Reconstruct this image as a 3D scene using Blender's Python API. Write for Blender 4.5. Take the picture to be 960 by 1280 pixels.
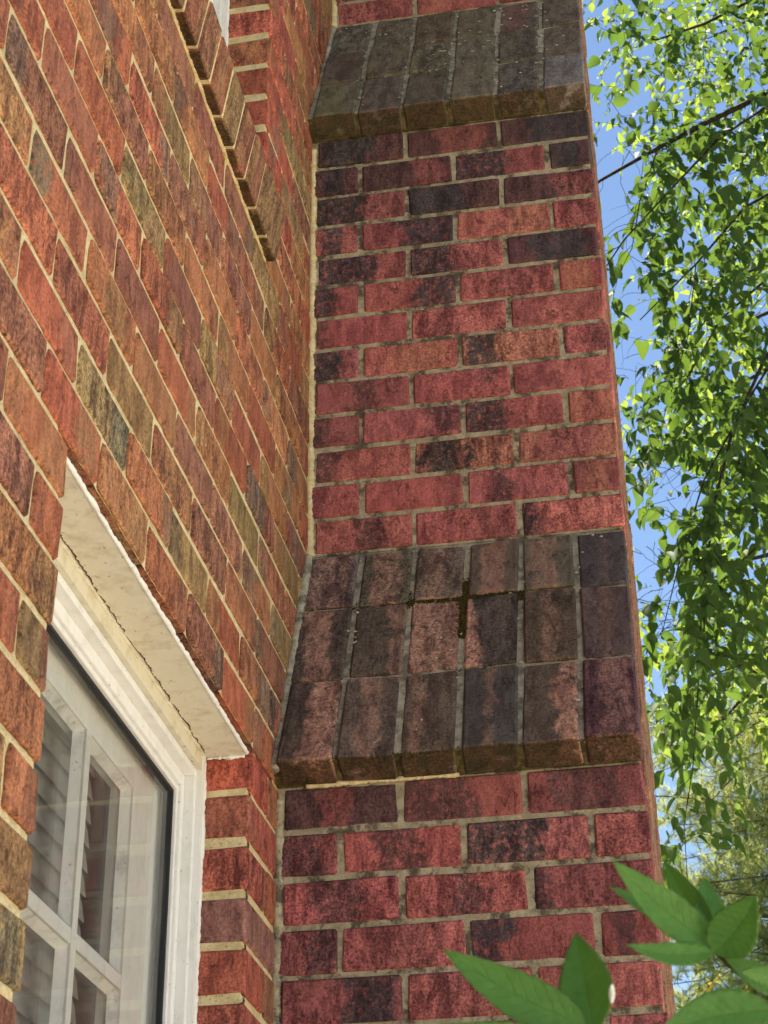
import bpy, math, random
from mathutils import Vector, Matrix, noise as mnoise
R_ = math.radians
SC = bpy.context.scene
COL = SC.collection
for o in list(bpy.data.objects): bpy.data.objects.remove(o)
random.seed(7)

# ------------------------------------------------------------------ camera
ZB = 2.66                                   # height of the chimney's lower shoulder above the ground
CAM = Vector((0.6517, -2.781, -1.1298 + ZB))
YAW, PITCH, ROLL, FPX = -0.16562, 0.52685, -0.01287, 2276.0
fwd = Vector((math.sin(YAW)*math.cos(PITCH), math.cos(YAW)*math.cos(PITCH), math.sin(PITCH)))
rt0 = Vector((math.cos(YAW), -math.sin(YAW), 0)); up0 = rt0.cross(fwd)
rt = math.cos(ROLL)*rt0 + math.sin(ROLL)*up0
up = -math.sin(ROLL)*rt0 + math.cos(ROLL)*up0
cd = bpy.data.cameras.new('camera'); cam = bpy.data.objects.new('camera', cd); COL.objects.link(cam)
cd.sensor_fit = 'VERTICAL'; cd.sensor_height = 24.0; cd.lens = FPX/1280*24.0
cd.clip_start = 0.05; cd.clip_end = 3000
cam.matrix_world = Matrix(((rt.x, up.x, -fwd.x, CAM.x), (rt.y, up.y, -fwd.y, CAM.y), (rt.z, up.z, -fwd.z, CAM.z), (0,0,0,1)))
cd.dof.use_dof = True; cd.dof.focus_distance = 3.2; cd.dof.aperture_fstop = 16
SC.camera = cam

# ------------------------------------------------------------------ sky, sun, exposure
SUN_EL = 68.0
SUN_TO = Vector((-0.42, 0.90, 0)).normalized()       # horizontal direction towards the sun: over the house, ahead of the camera
w = bpy.data.worlds.new('World'); SC.world = w; w.use_nodes = True
nt = w.node_tree; bg = nt.nodes['Background']
sky = nt.nodes.new('ShaderNodeTexSky'); sky.sky_type = 'NISHITA'; sky.sun_disc = False
sky.sun_elevation = R_(SUN_EL); sky.sun_rotation = math.atan2(SUN_TO.x, SUN_TO.y)
sky.altitude = 2000; sky.air_density = 1.15; sky.dust_density = 0.0; sky.ozone_density = 0.0
nt.links.new(sky.outputs[0], bg.inputs[0]); bg.inputs[1].default_value = 0.05
sl = bpy.data.lights.new('sun', 'SUN'); sun = bpy.data.objects.new('sun', sl); COL.objects.link(sun)
sl.energy = 5.0; sl.angle = R_(0.5); sl.color = (1.0, 0.93, 0.82)
sd = Vector((SUN_TO.x*math.cos(R_(SUN_EL)), SUN_TO.y*math.cos(R_(SUN_EL)), math.sin(R_(SUN_EL))))
sun.rotation_euler = sd.to_track_quat('Z', 'Y').to_euler(); sun.location = (0, 0, 20)
SC.view_settings.view_transform = 'Standard'; SC.view_settings.look = 'None'
SC.view_settings.gamma = 1.0; SC.view_settings.use_curve_mapping = False
SC.view_settings.exposure = 2.02
SC.cycles.max_bounces = 6; SC.cycles.diffuse_bounces = 3; SC.cycles.glossy_bounces = 2; SC.cycles.transmission_bounces = 3; SC.cycles.transparent_max_bounces = 8
SC.cycles.caustics_reflective = False; SC.cycles.caustics_refractive = False

def pix(u, v, Y):                                    # the world point at depth Y on the line of sight of a photograph pixel
    d = fwd + rt*((u-480)/FPX) - up*((v-640)/FPX)
    return CAM + d*((Y-CAM.y)/d.y)
def proj(P):
    d = Vector(P) - CAM; z = d.dot(fwd)
    if z <= 0.01: return None
    return 480 + FPX*d.dot(rt)/z, 640 - FPX*d.dot(up)/z, z

# ------------------------------------------------------------------ node helpers
class NB:
    def __init__(s, name):
        s.m = bpy.data.materials.new(name); s.m.use_nodes = True
        s.t = s.m.node_tree; s.n = s.t.nodes; s.n.clear()
        s.out = s.n.new('ShaderNodeOutputMaterial')
    def set(s, sock, v):
        if isinstance(v, bpy.types.NodeSocket): s.t.links.new(v, sock)
        elif v is not None:
            try: sock.default_value = v
            except Exception: sock.default_value = (*v, 1.0) if len(v) == 3 else v
    def attr(s, name, out=0):
        a = s.n.new('ShaderNodeAttribute'); a.attribute_name = name; return a.outputs[out]
    def math(s, op, a, b=None, c=None, clamp=False):
        n = s.n.new('ShaderNodeMath'); n.operation = op; n.use_clamp = clamp
        for i, v in enumerate((a, b, c)):
            if v is not None: s.set(n.inputs[i], v)
        return n.outputs[0]
    def vmul(s, v, k):
        n = s.n.new('ShaderNodeVectorMath'); n.operation = 'MULTIPLY'; s.set(n.inputs[0], v); n.inputs[1].default_value = k; return n.outputs[0]
    def vadd(s, v, k):
        n = s.n.new('ShaderNodeVectorMath'); n.operation = 'ADD'; s.set(n.inputs[0], v); s.set(n.inputs[1], k); return n.outputs[0]
    def noise(s, v, scale, detail=4, rough=0.6, dist=0.0, out=0):
        n = s.n.new('ShaderNodeTexNoise'); s.set(n.inputs['Vector'], v)
        n.inputs['Scale'].default_value = scale; n.inputs['Detail'].default_value = detail
        n.inputs['Roughness'].default_value = rough; n.inputs['Distortion'].default_value = dist
        return n.outputs[out]
    def vor(s, v, scale, feature='DISTANCE_TO_EDGE'):
        n = s.n.new('ShaderNodeTexVoronoi'); n.feature = feature; s.set(n.inputs['Vector'], v); n.inputs['Scale'].default_value = scale
        return n.outputs[0]
    def step(s, v, a, b):                              # smooth 0..1 between a and b
        n = s.n.new('ShaderNodeMapRange'); n.interpolation_type = 'SMOOTHSTEP'; s.set(n.inputs[0], v)
        s.set(n.inputs[1], a); s.set(n.inputs[2], b); return n.outputs[0]
    def mix(s, f, a, b, mode='MIX'):
        n = s.n.new('ShaderNodeMix'); n.data_type = 'RGBA'; n.blend_type = mode
        s.set(n.inputs[0], f)
        for i, v in ((6, a), (7, b)):
            if isinstance(v, tuple): n.inputs[i].default_value = (*v[:3], 1)
            else: s.set(n.inputs[i], v)
        return n.outputs[2]
    def sep(s, v):
        n = s.n.new('ShaderNodeSeparateXYZ'); s.set(n.inputs[0], v); return n.outputs
    def bump(s, h, strength, dist, normal=None):
        n = s.n.new('ShaderNodeBump'); s.set(n.inputs['Height'], h)
        n.inputs['Strength'].default_value = strength; n.inputs['Distance'].default_value = dist
        if normal is not None: s.set(n.inputs['Normal'], normal)
        return n.outputs[0]
    def pos(s): return s.n.new('ShaderNodeNewGeometry').outputs['Position']
    def island(s): return s.n.new('ShaderNodeNewGeometry').outputs['Random Per Island']
    def bsdf(s, col, rough=0.85, normal=None, spec=0.3, metallic=0.0):
        b = s.n.new('ShaderNodeBsdfPrincipled')
        if isinstance(col, tuple): b.inputs['Base Color'].default_value = (*col[:3], 1)
        else: s.set(b.inputs['Base Color'], col)
        s.set(b.inputs['Roughness'], rough); b.inputs['Specular IOR Level'].default_value = spec
        b.inputs['Metallic'].default_value = metallic
        if normal is not None: s.set(b.inputs['Normal'], normal)
        return b.outputs[0]
    def done(s, sh): s.t.links.new(sh, s.out.inputs[0]); return s.m

# ------------------------------------------------------------------ materials
def brick_material():
    k = NB('fired_brick')
    lc = k.attr('lc', 1); un = k.sep(k.attr('un', 1)); fp = k.sep(k.attr('fp', 1)); bc = k.attr('bc'); fc = k.attr('fc')
    ms = k.attr('ms', 2)
    str_v = k.vmul(lc, (1.0, 1.0, 0.35))
    warp = k.noise(lc, 22, 3, 0.6)
    d = k.math('ABSOLUTE', k.math('SUBTRACT', un[0], fp[0]))
    d = k.math('ADD', d, k.math('MULTIPLY', k.math('SUBTRACT', warp, 0.5), 0.7))
    fm = k.math('MULTIPLY', k.math('SUBTRACT', 1.0, k.step(k.math('SUBTRACT', d, fp[1]), -0.06, 0.06)), fp[2])
    gr = k.noise(lc, 85, 5, 0.75)
    fm = k.math('MULTIPLY', fm, k.step(gr, 0.34, 0.52), clamp=True)
    col = k.mix(fm, bc, fc)
    def mod(col, n, lo, hi, ca, cb):                   # multiplies the colour by a ramp from ca to cb
        return k.mix(k.math('ADD', 0.45, k.math('MULTIPLY', k.math('FRACT', k.math('MULTIPLY', un[2], 17.3)), 0.55)), col, k.mix(1.0, col, k.mix(k.step(n, lo, hi), ca, cb), 'MULTIPLY'))
    big = k.noise(k.vadd(str_v, (5, 3, 1)), 42, 5, 0.78, 0.5)
    col = mod(col, big, 0.36, 0.64, (1.45, 1.6, 1.6), (0.42, 0.40, 0.46))
    fine = k.noise(lc, 230, 3, 0.75)
    col = mod(col, fine, 0.36, 0.66, (1.35, 1.4, 1.38), (0.42, 0.40, 0.42))
    pit = k.step(k.noise(k.vmul(lc, (1, 1, 0.5)), 150, 4, 0.8), 0.60, 0.68)
    col = k.mix(k.math('MULTIPLY', pit, 0.7), col, k.mix(1.0, col, (0.16, 0.13, 0.14), 'MULTIPLY'))
    # tears and fine cracks of the drawn face
    cv = k.vadd(k.vmul(lc, (1.0, 1.0, 0.45)), k.vmul(big, (0.05, 0.05, -0.05)))
    ce = k.vor(cv, 62)
    cr = k.math('MULTIPLY', k.math('SUBTRACT', 1.0, k.step(ce, 0.015, 0.06)), k.step(warp, 0.56, 0.64))
    col = k.mix(k.math('MULTIPLY', cr, 0.45), col, (0.02, 0.012, 0.012))
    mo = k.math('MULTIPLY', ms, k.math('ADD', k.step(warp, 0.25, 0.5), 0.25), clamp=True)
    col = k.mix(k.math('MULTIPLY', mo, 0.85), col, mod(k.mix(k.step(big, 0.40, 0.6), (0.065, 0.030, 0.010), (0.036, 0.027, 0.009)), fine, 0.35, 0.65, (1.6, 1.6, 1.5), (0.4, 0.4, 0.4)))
    h = k.math('ADD', k.math('MULTIPLY', gr, 0.8), k.math('MULTIPLY', fine, -0.45))
    h = k.math('SUBTRACT', h, k.math('ADD', k.math('MULTIPLY', cr, 0.5), k.math('MULTIPLY', pit, 0.35)))
    return k.done(k.bsdf(col, 0.9, k.bump(h, 1.0, 0.0045), 0.25))

def mortar_material(name, a, b, dirt, dirt_amt):
    k = NB(name); p = k.pos()
    n1 = k.noise(p, 45, 4, 0.7); n2 = k.noise(p, 260, 3, 0.7)
    col = k.mix(k.step(n1, 0.35, 0.65), a, b)
    col = k.mix(k.math('MULTIPLY', k.step(k.noise(p, 24, 4, 0.7), 0.48, 0.62), dirt_amt), col, dirt)
    col = k.mix(k.math('MULTIPLY', k.step(n2, 0.58, 0.68), 0.6), col, (0.06, 0.05, 0.035))
    h = k.math('ADD', n1, k.math('MULTIPLY', n2, 0.6))
    return k.done(k.bsdf(col, 0.95, k.bump(h, 0.9, 0.005), 0.15))

def simple(name, a, b=None, scale=30, rough=0.6, bumpd=0.001, spec=0.35, metallic=0.0, stretch=(1, 1, 1), lo=0.4, hi=0.65):
    k = NB(name); p = k.vmul(k.pos(), stretch); n = k.noise(p, scale, 5, 0.65)
    col = k.mix(k.step(n, lo, hi), a, b or a)
    return k.done(k.bsdf(col, rough, k.bump(k.noise(p, scale*6, 4, 0.7), 0.5, bumpd), spec, metallic))

def leaf_material(name, ca, cb, trans, tcol, gloss=0.35, fine=False):
    k = NB(name); r = k.island(); p = k.pos()
    col = k.mix(r, ca, cb)
    vn = k.noise(p, 60, 4, 0.6); col = k.mix(k.math('MULTIPLY', k.step(vn, 0.45, 0.7), 0.35), col, k.mix(1.0, col, (0.6, 0.7, 0.5), 'MULTIPLY'))
    d = k.n.new('ShaderNodeBsdfPrincipled'); k.set(d.inputs['Base Color'], col); d.inputs['Roughness'].default_value = 0.42 if fine else 0.65
    d.inputs['Specular IOR Level'].default_value = gloss
    if fine:
        lf = k.sep(k.attr('lf', 1)); aq = k.math('ABSOLUTE', lf[1])
        rib = k.math('SUBTRACT', 1.0, k.step(aq, 0.02, 0.07))
        ph = k.math('FRACT', k.math('ADD', k.math('MULTIPLY', k.math('SUBTRACT', lf[0], k.math('MULTIPLY', aq, 0.16)), 11.0), k.math('MULTIPLY', k.noise(p, 90, 2), 0.5)))
        vein = k.math('SUBTRACT', 1.0, k.step(k.math('ABSOLUTE', k.math('SUBTRACT', ph, 0.5)), 0.03, 0.14))
        vv = k.math('MAXIMUM', rib, k.math('MULTIPLY', vein, 0.55))
        blot = k.step(k.noise(p, 190, 5, 0.75), 0.42, 0.68)
        col = k.mix(k.math('MULTIPLY', blot, 0.35), col, k.mix(1.0, col, (0.62, 0.72, 0.75), 'MULTIPLY'))
        col = k.mix(k.math('MULTIPLY', vv, 0.30), col, k.mix(1.0, col, (0.55, 0.68, 0.62), 'MULTIPLY'))
        col = k.mix(k.math('MULTIPLY', k.step(aq, 0.90, 1.0), 0.5), col, (0.20, 0.24, 0.05))
        k.set(d.inputs['Base Color'], col)
        k.set(d.inputs['Normal'], k.bump(k.math('SUBTRACT', k.math('MULTIPLY', blot, 0.5), vv), 0.5, 0.0012))
    t = k.n.new('ShaderNodeBsdfTranslucent'); k.set(t.inputs[0], k.mix(r, tcol, k.mix(1.0, tcol, (1.25, 1.08, 0.7), 'MULTIPLY')))
    m = k.n.new('ShaderNodeMixShader'); m.inputs[0].default_value = trans
    k.t.links.new(d.outputs[0], m.inputs[1]); k.t.links.new(t.outputs[0], m.inputs[2])
    return k.done(m.outputs[0])

def glass_material():
    k = NB('window_glass')
    g = k.n.new('ShaderNodeBsdfGlossy'); g.inputs['Roughness'].default_value = 0.01; g.inputs['Color'].default_value = (1, 1, 1, 1)
    k.set(g.inputs['Normal'], k.bump(k.noise(k.pos(), 6, 2), 0.04, 0.004))
    t = k.n.new('ShaderNodeBsdfTransparent'); t.inputs[0].default_value = (0.93, 0.935, 0.93, 1)
    lw = k.n.new('ShaderNodeLayerWeight'); lw.inputs[0].default_value = 0.5
    fr = k.math('ADD', 0.03, k.math('MULTIPLY', 0.45, k.math('POWER', lw.outputs['Facing'], 5.0)))
    dirt = k.n.new('ShaderNodeBsdfDiffuse'); dirt.inputs[0].default_value = (0.55, 0.55, 0.52, 1)
    m = k.n.new('ShaderNodeMixShader'); k.t.links.new(fr, m.inputs[0]); k.t.links.new(t.outputs[0], m.inputs[1]); k.t.links.new(g.outputs[0], m.inputs[2])
    m2 = k.n.new('ShaderNodeMixShader'); k.set(m2.inputs[0], k.math('MULTIPLY', k.step(k.noise(k.vmul(k.pos(), (1, 1, 0.3)), 9, 5, 0.7), 0.35, 0.75), 0.07))
    k.t.links.new(m.outputs[0], m2.inputs[1]); k.t.links.new(dirt.outputs[0], m2.inputs[2])
    return k.done(m2.outputs[0])

def painted_material(name, a, grime, amt):
    k = NB(name); p = k.pos()
    n = k.noise(k.vmul(p, (1, 1, 0.6)), 30, 6, 0.7); s = k.step(k.noise(k.vmul(p, (1.0, 0.5, 1.0)), 140, 3, 0.6), 0.66, 0.71)
    col = k.mix(k.math('MULTIPLY', k.step(n, 0.45, 0.75), amt), a, grime)
    col = k.mix(k.math('MULTIPLY', s, 0.55*min(1, amt*2)), col, (0.10, 0.07, 0.04))
    return k.done(k.bsdf(col, 0.5, k.bump(k.noise(p, 220, 4, 0.7), 0.35, 0.0012), 0.4))

M = {}
M['brick'] = brick_material()
M['mortar_wall'] = mortar_material('wall_mortar', (0.64, 0.50, 0.27), (0.76, 0.63, 0.38), (0.36, 0.29, 0.10), 0.35)
M['mortar_chimney'] = mortar_material('chimney_mortar', (0.31, 0.26, 0.175), (0.48, 0.41, 0.285), (0.085, 0.07, 0.05), 0.9)
M['mortar_slope'] = mortar_material('weathered_mortar', (0.31, 0.265, 0.19), (0.50, 0.44, 0.33), (0.09, 0.08, 0.055), 0.7)
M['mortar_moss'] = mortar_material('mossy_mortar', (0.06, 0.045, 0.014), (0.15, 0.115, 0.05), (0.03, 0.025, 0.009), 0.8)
M['moss'] = simple('joint_moss', (0.050, 0.036, 0.010), (0.085, 0.064, 0.016), 160, 1.0, 0.004, 0.1)
M['white'] = painted_material('white_frame_paint', (0.80, 0.79, 0.77), (0.48, 0.46, 0.42), 0.4)
M['sash'] = painted_material('old_sash_paint', (0.84, 0.82, 0.77), (0.55, 0.52, 0.45), 0.4)
M['bead'] = painted_material('cracked_glazing_putty', (0.86, 0.85, 0.82), (0.34, 0.33, 0.30), 0.7)
M['cream'] = painted_material('cream_lintel_paint', (0.68, 0.63, 0.51), (0.46, 0.37, 0.23), 0.75)
M['caulk'] = painted_material('white_caulk', (0.82, 0.80, 0.76), (0.42, 0.36, 0.28), 0.35)
M['gasket'] = simple('black_gasket', (0.012, 0.012, 0.014), None, 30, 0.6)
M['steel'] = simple('rusty_steel', (0.035, 0.018, 0.010), (0.07, 0.03, 0.012), 60, 0.9, 0.002)
M['glass'] = glass_material()
M['blind'] = simple('blind_slat', (0.46, 0.45, 0.41), (0.40, 0.39, 0.35), 12, 0.6, 0.0005)
M['room'] = simple('room_plaster', (0.22, 0.21, 0.19), None, 5, 0.9)
M['roof'] = simple('roof_shingle', (0.05, 0.048, 0.045), (0.09, 0.085, 0.08), 20, 0.9, 0.004)
M['bark'] = simple('tree_bark', (0.022, 0.017, 0.013), (0.05, 0.04, 0.03), 40, 0.95, 0.006, 0.15)
M['pine_bark'] = simple('pine_bark', (0.06, 0.045, 0.035), (0.11, 0.085, 0.065), 25, 0.95, 0.01, 0.15)
M['stem'] = simple('green_stem', (0.05, 0.08, 0.02), (0.07, 0.06, 0.03), 50, 0.6, 0.0005)
M['leaf_near'] = leaf_material('shrub_leaf', (0.125, 0.29, 0.065), (0.145, 0.32, 0.07), 0.34, (0.25, 0.52, 0.07), 0.3, True)
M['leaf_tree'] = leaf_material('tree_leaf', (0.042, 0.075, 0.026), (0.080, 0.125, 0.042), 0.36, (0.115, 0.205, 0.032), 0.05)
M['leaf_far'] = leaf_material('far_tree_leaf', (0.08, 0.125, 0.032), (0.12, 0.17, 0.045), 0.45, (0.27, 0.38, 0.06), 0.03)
M['needle'] = leaf_material('pine_needle', (0.17, 0.21, 0.10), (0.25, 0.28, 0.14), 0.5, (0.42, 0.48, 0.17), 0.03)
M['leaf_autumn'] = leaf_material('autumn_leaf', (0.10, 0.14, 0.03), (0.22, 0.11, 0.04), 0.4, (0.26, 0.24, 0.05), 0.03)
M['grass'] = simple('lawn_grass', (0.05, 0.085, 0.02), (0.09, 0.12, 0.035), 3, 0.95, 0.02)
M['concrete'] = simple('bounce_concrete', (0.50, 0.44, 0.35), (0.58, 0.52, 0.42), 2.5, 0.9, 0.004)

# ------------------------------------------------------------------ object helpers
def link(name, me, mat, parent=None, loc=(0, 0, 0)):
    o = bpy.data.objects.new(name, me); COL.objects.link(o); o.location = loc
    if mat is not None and not me.materials: me.materials.append(M[mat] if isinstance(mat, str) else mat)
    if parent is not None: o.parent = parent
    return o
def empty(name, loc=(0, 0, 0), parent=None):
    o = bpy.data.objects.new(name, None); COL.objects.link(o); o.location = loc
    if parent is not None: o.parent = parent
    return o
def tag(o, label, cat, group=None):
    o['label'] = label; o['category'] = cat
    if group: o['group'] = group
    return o
def mesh(name, v, f, smooth=False):
    me = bpy.data.meshes.new(name); me.from_pydata([tuple(x) for x in v], [], f); me.update()
    if smooth:
        for p in me.polygons: p.use_smooth = True
    return me
class MB:                                            # collects boxes, tubes, quads for one mesh
    def __init__(s): s.v = []; s.f = []
    def box(s, x0, x1, y0, y1, z0, z1):
        b = len(s.v)
        s.v += [(x, y, z) for x in (x0, x1) for y in (y0, y1) for z in (z0, z1)]
        s.f += [tuple(b+i for i in q) for q in ((0,1,3,2), (4,6,7,5), (0,4,5,1), (2,3,7,6), (0,2,6,4), (1,5,7,3))]
        return s
    def tube(s, pts, rad, n=6):
        b = len(s.v); pts = [Vector(p) for p in pts]; t = None
        for i, p in enumerate(pts):
            d = (pts[min(i+1, len(pts)-1)] - pts[max(i-1, 0)]).normalized()
            a = d.orthogonal().normalized() if t is None else (t - d*t.dot(d)).normalized()
            t = a; c = d.cross(a); r = rad[i] if isinstance(rad, (list, tuple)) else rad
            s.v += [tuple(p + (a*math.cos(2*math.pi*j/n) + c*math.sin(2*math.pi*j/n))*r) for j in range(n)]
        for i in range(len(pts)-1):
            for j in range(n):
                s.f.append((b+i*n+j, b+i*n+(j+1) % n, b+(i+1)*n+(j+1) % n, b+(i+1)*n+j))
        s.f.append(tuple(b+j for j in range(n))[::-1]); s.f.append(tuple(b+(len(pts)-1)*n+j for j in range(n)))
        return s
    def build(s, name, mat, parent=None, smooth=False):
        return link(name, mesh(name, s.v, s.f, smooth), mat, parent)

# ------------------------------------------------------------------ bricks
CH, BL, JT = 0.08025, 0.2032, 0.0099                 # course height, brick module, joint
D1, Z1, WC, LOW = 0.214, 0.5533, 0.607, 1.343        # chimney: set-back of shaft, its foot, projection, width of lower part
# (24-vertex chamfered block, 44 triangles)
CORN = [(x, y, z) for x in (-1, 1) for y in (-1, 1) for z in (-1, 1)]
def brick_faces():
    idx = lambda c, ax: CORN.index(c)*3 + ax
    F = []
    for ax in range(3):
        o1, o2 = [a for a in range(3) if a != ax]
        for s in (-1, 1):
            ring = []
            for a, b in ((-1, -1), (1, -1), (1, 1), (-1, 1)):
                c = [0, 0, 0]; c[ax] = s; c[o1] = a; c[o2] = b; ring.append(idx(tuple(c), ax))
            if (s > 0) != (ax != 1): ring = ring[::-1]
            F.append(tuple(ring))
    for ax in range(3):                                # edges parallel to ax
        o1, o2 = [a for a in range(3) if a != ax]
        for a in (-1, 1):
            for b in (-1, 1):
                c0 = [0, 0, 0]; c1 = [0, 0, 0]; c0[ax] = -1; c1[ax] = 1
                for c in (c0, c1): c[o1] = a; c[o2] = b
                c0, c1 = tuple(c0), tuple(c1)
                q = (idx(c0, o1), idx(c1, o1), idx(c1, o2), idx(c0, o2))
                if (a*b > 0) != (ax != 1): q = q[::-1]
                F.append(q)
    for c in CORN:
        q = (idx(c, 0), idx(c, 1), idx(c, 2)); F.append(q if c[0]*c[1]*c[2] > 0 else q[::-1])
    return F
BF = brick_faces()
class Bricks:                                        # a list of bricks; shown ones become objects, the rest one joined mesh
    def __init__(s): s.items = []
    def add(s, c, ax, half, base, flash, fpar, moss=None, cham=0.0035, jit=0.0012):
        """c centre, ax (length, outward, up) unit vectors, half sizes; base, flash colours; fpar (position, width, amount)"""
        rnd = random.random
        seed = Vector((rnd()*40, rnd()*40, rnd()*40))
        c = Vector(c); V = []; LC = []; UN = []; MS = []
        tilt = [(rnd()-.5)*2*jit for _ in range(3)]
        for s3 in CORN:
            jj = [(rnd()-.5)*2*jit for _ in range(3)]
            for axn in range(3):
                l = [s3[i]*half[i] + jj[i] for i in range(3)]
                for i in range(3):
                    if i != axn: l[i] -= s3[i]*cham*(0.7+0.6*rnd())
                l[1] += tilt[1] + tilt[0]*s3[0]*0.8
                V.append(ax[0]*l[0] + ax[1]*l[1] + ax[2]*l[2])
                LC.append((l[0]+seed.x, l[1]+seed.y, l[2]+seed.z))
                UN.append((l[0]/(2*half[0])+.5, l[2]/(2*half[2])+.5, seed.x/40))
                MS.append(moss(s3, axn) if moss else 0.0)
        s.items.append(dict(c=c, V=V, LC=LC, UN=UN, MS=MS, bc=base, fc=flash, fp=fpar, area=s.seen(c, ax, half)))
    def seen(s, c, ax, half):
        best = 0
        for a, b in ((0, 2), (1, 2)):
            n = 1 if a == 0 else 0
            for sg in ((1,) if n == 1 else (1, -1)):
                fc = c + ax[n]*half[n]*sg
                if (CAM-fc).dot(ax[n]*sg) <= 0: continue
                q = [proj(fc + ax[a]*half[a]*i + ax[b]*half[b]*j) for i, j in ((-1,-1),(1,-1),(1,1),(-1,1))]
                if any(p is None for p in q): continue
                if max(p[0] for p in q) < 0 or min(p[0] for p in q) > 960 or max(p[1] for p in q) < 0 or min(p[1] for p in q) > 1280: continue
                A = 0
                for i in range(4): A += q[i][0]*q[(i+1) % 4][1] - q[(i+1) % 4][0]*q[i][1]
                best = max(best, abs(A)/2)
        return best
    @staticmethod
    def attrs(me, its):
        def put(name, typ, key, vals):
            a = me.attributes.new(name, typ, 'POINT'); a.data.foreach_set(key, vals)
        put('lc', 'FLOAT_VECTOR', 'vector', [x for i in its for t in i['LC'] for x in t])
        put('un', 'FLOAT_VECTOR', 'vector', [x for i in its for t in i['UN'] for x in t])
        put('fp', 'FLOAT_VECTOR', 'vector', [x for i in its for _ in range(24) for x in i['fp']])
        put('ms', 'FLOAT', 'value', [x for i in its for x in i['MS']])
        put('bc', 'FLOAT_COLOR', 'color', [x for i in its for _ in range(24) for x in (*i['bc'], 1)])
        put('fc', 'FLOAT_COLOR', 'color', [x for i in its for _ in range(24) for x in (*i['fc'], 1)])
    def build(s, parent, keep, restname):
        its = sorted(s.items, key=lambda i: -i['area'])
        big = [i for i in its[:keep] if i['area'] > 12]; rest = its[len(big):]
        for i in big:
            me = mesh('brick', i['V'], BF); s.attrs(me, [i]); link('brick', me, 'brick', parent, i['c'])
        if rest:
            V = []; F = []
            for i in rest:
                b = len(V); V += [i['c']+v for v in i['V']]; F += [tuple(b+q for q in f) for f in BF]
            me = mesh(restname, V, F); s.attrs(me, rest); o = link(restname, me, 'brick', parent); o['kind'] = 'stuff'
        return len(big), len(rest)

XA, YA, ZA = Vector((1, 0, 0)), Vector((0, 1, 0)), Vector((0, 0, 1))
AX_WALL = (YA, XA, ZA)                               # house wall: faces +X
AX_FRONT = (XA, -YA, ZA)                             # chimney side that faces the camera: -Y
AX_OUT = (YA, XA, ZA)

# brick colours
RED, DUL, PUR, BLK, ORA = (0.40, 0.112, 0.104), (0.29, 0.085, 0.080), (0.115, 0.050, 0.050), (0.052, 0.045, 0.048), (0.40, 0.140, 0.100)
def vary(c, a=0.12):
    k = 1 + (random.random()*2-1)*a
    return tuple(max(0.01, x*k*(1+(random.random()*2-1)*a*0.4)) for x in c)

house = empty('brick_house'); tag(house, 'red brick house wall with stepped chimney and white framed windows', 'house')

# ------------------------------------------------------------------ chimney
chim = empty('chimney', (0, 0, 0), house)
CB = Bricks()
def code(ch):
    return {'R': RED, 'r': DUL, 'P': PUR, 'K': BLK, 'O': ORA}[ch]
# each brick: base letter, then optionally flash letter with centre and half width along the brick
def cbrick(x0, x1, yf, z0, z1, spec):
    base = vary(code(spec[0])); fl = vary(code(spec[1])) if len(spec) > 1 else vary(PUR)
    par = (spec[2], spec[3], 0.9) if len(spec) > 2 else (random.random(), 0.10+random.random()*0.22, 0.65)
    off = random.uniform(-0.0012, 0.0018); D = 0.095
    c = ((x0+x1)/2, yf + D/2 - off, (z0+z1)/2 + ZB)
    CB.add(c, AX_FRONT, ((x1-x0)/2, D/2, (z1-z0)/2), base, fl, par)
def course(yf, zb, full, specs, edge=True):
    z0, z1 = zb + JT/2, zb + CH - JT/2
    js = [0.0057 + BL*i for i in ((1, 2) if full else (.5, 1.5, 2.5))]
    xs = [(0.014 if full else 0.003)] + js + [WC]
    for i, sp in enumerate(specs):
        a = xs[i] + (JT/2 if i else 0); b = xs[i+1] - (JT/2 if i < len(specs)-1 else 0)
        a += random.uniform(-.0015, .0015); b += random.uniform(-.0015, .0015) if i < len(specs)-1 else random.uniform(-.003, .003)
        cbrick(a, b, yf, z0, z1, sp)
lower = [  # from the shoulder downwards
 (True,  [('P', 'r', .45, .12), ('r', 'P', .1, .5), ('r', 'P', .5, .3)]),
 (False, [('r', 'P', .3, .5), ('R', 'P', .45, .2), ('R', 'K', .2, .42), ('r', 'R', .5, .3)]),
 (True,  [('R', 'P', .5, .2), ('R', 'P', .5, .12), ('r', 'K', .0, .12)]),
 (False, [('r', 'P', .8, .3), ('R', 'r', .5, .3), ('r', 'K', .12, .2), ('r', 'P', .4, .2)]),
 (True,  [('r', 'K', .72, .2), ('R', 'r', .5, .3), ('R', 'r', .3, .2)]),
 (False, [('r',), ('R',), ('r',), ('R',)]), (True, [('R',), ('r',), ('R',)]), (False, [('r',), ('R',), ('r',), ('R',)])]
for i, (full, sp) in enumerate(lower): course(0.0, -CH*(i+1), full, sp)
for i in range(len(lower), 14):
    course(0.0, -CH*(i+1), i % 2 == 0, [(random.choice('Rr'),) for _ in range(3 if i % 2 == 0 else 4)])
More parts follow.
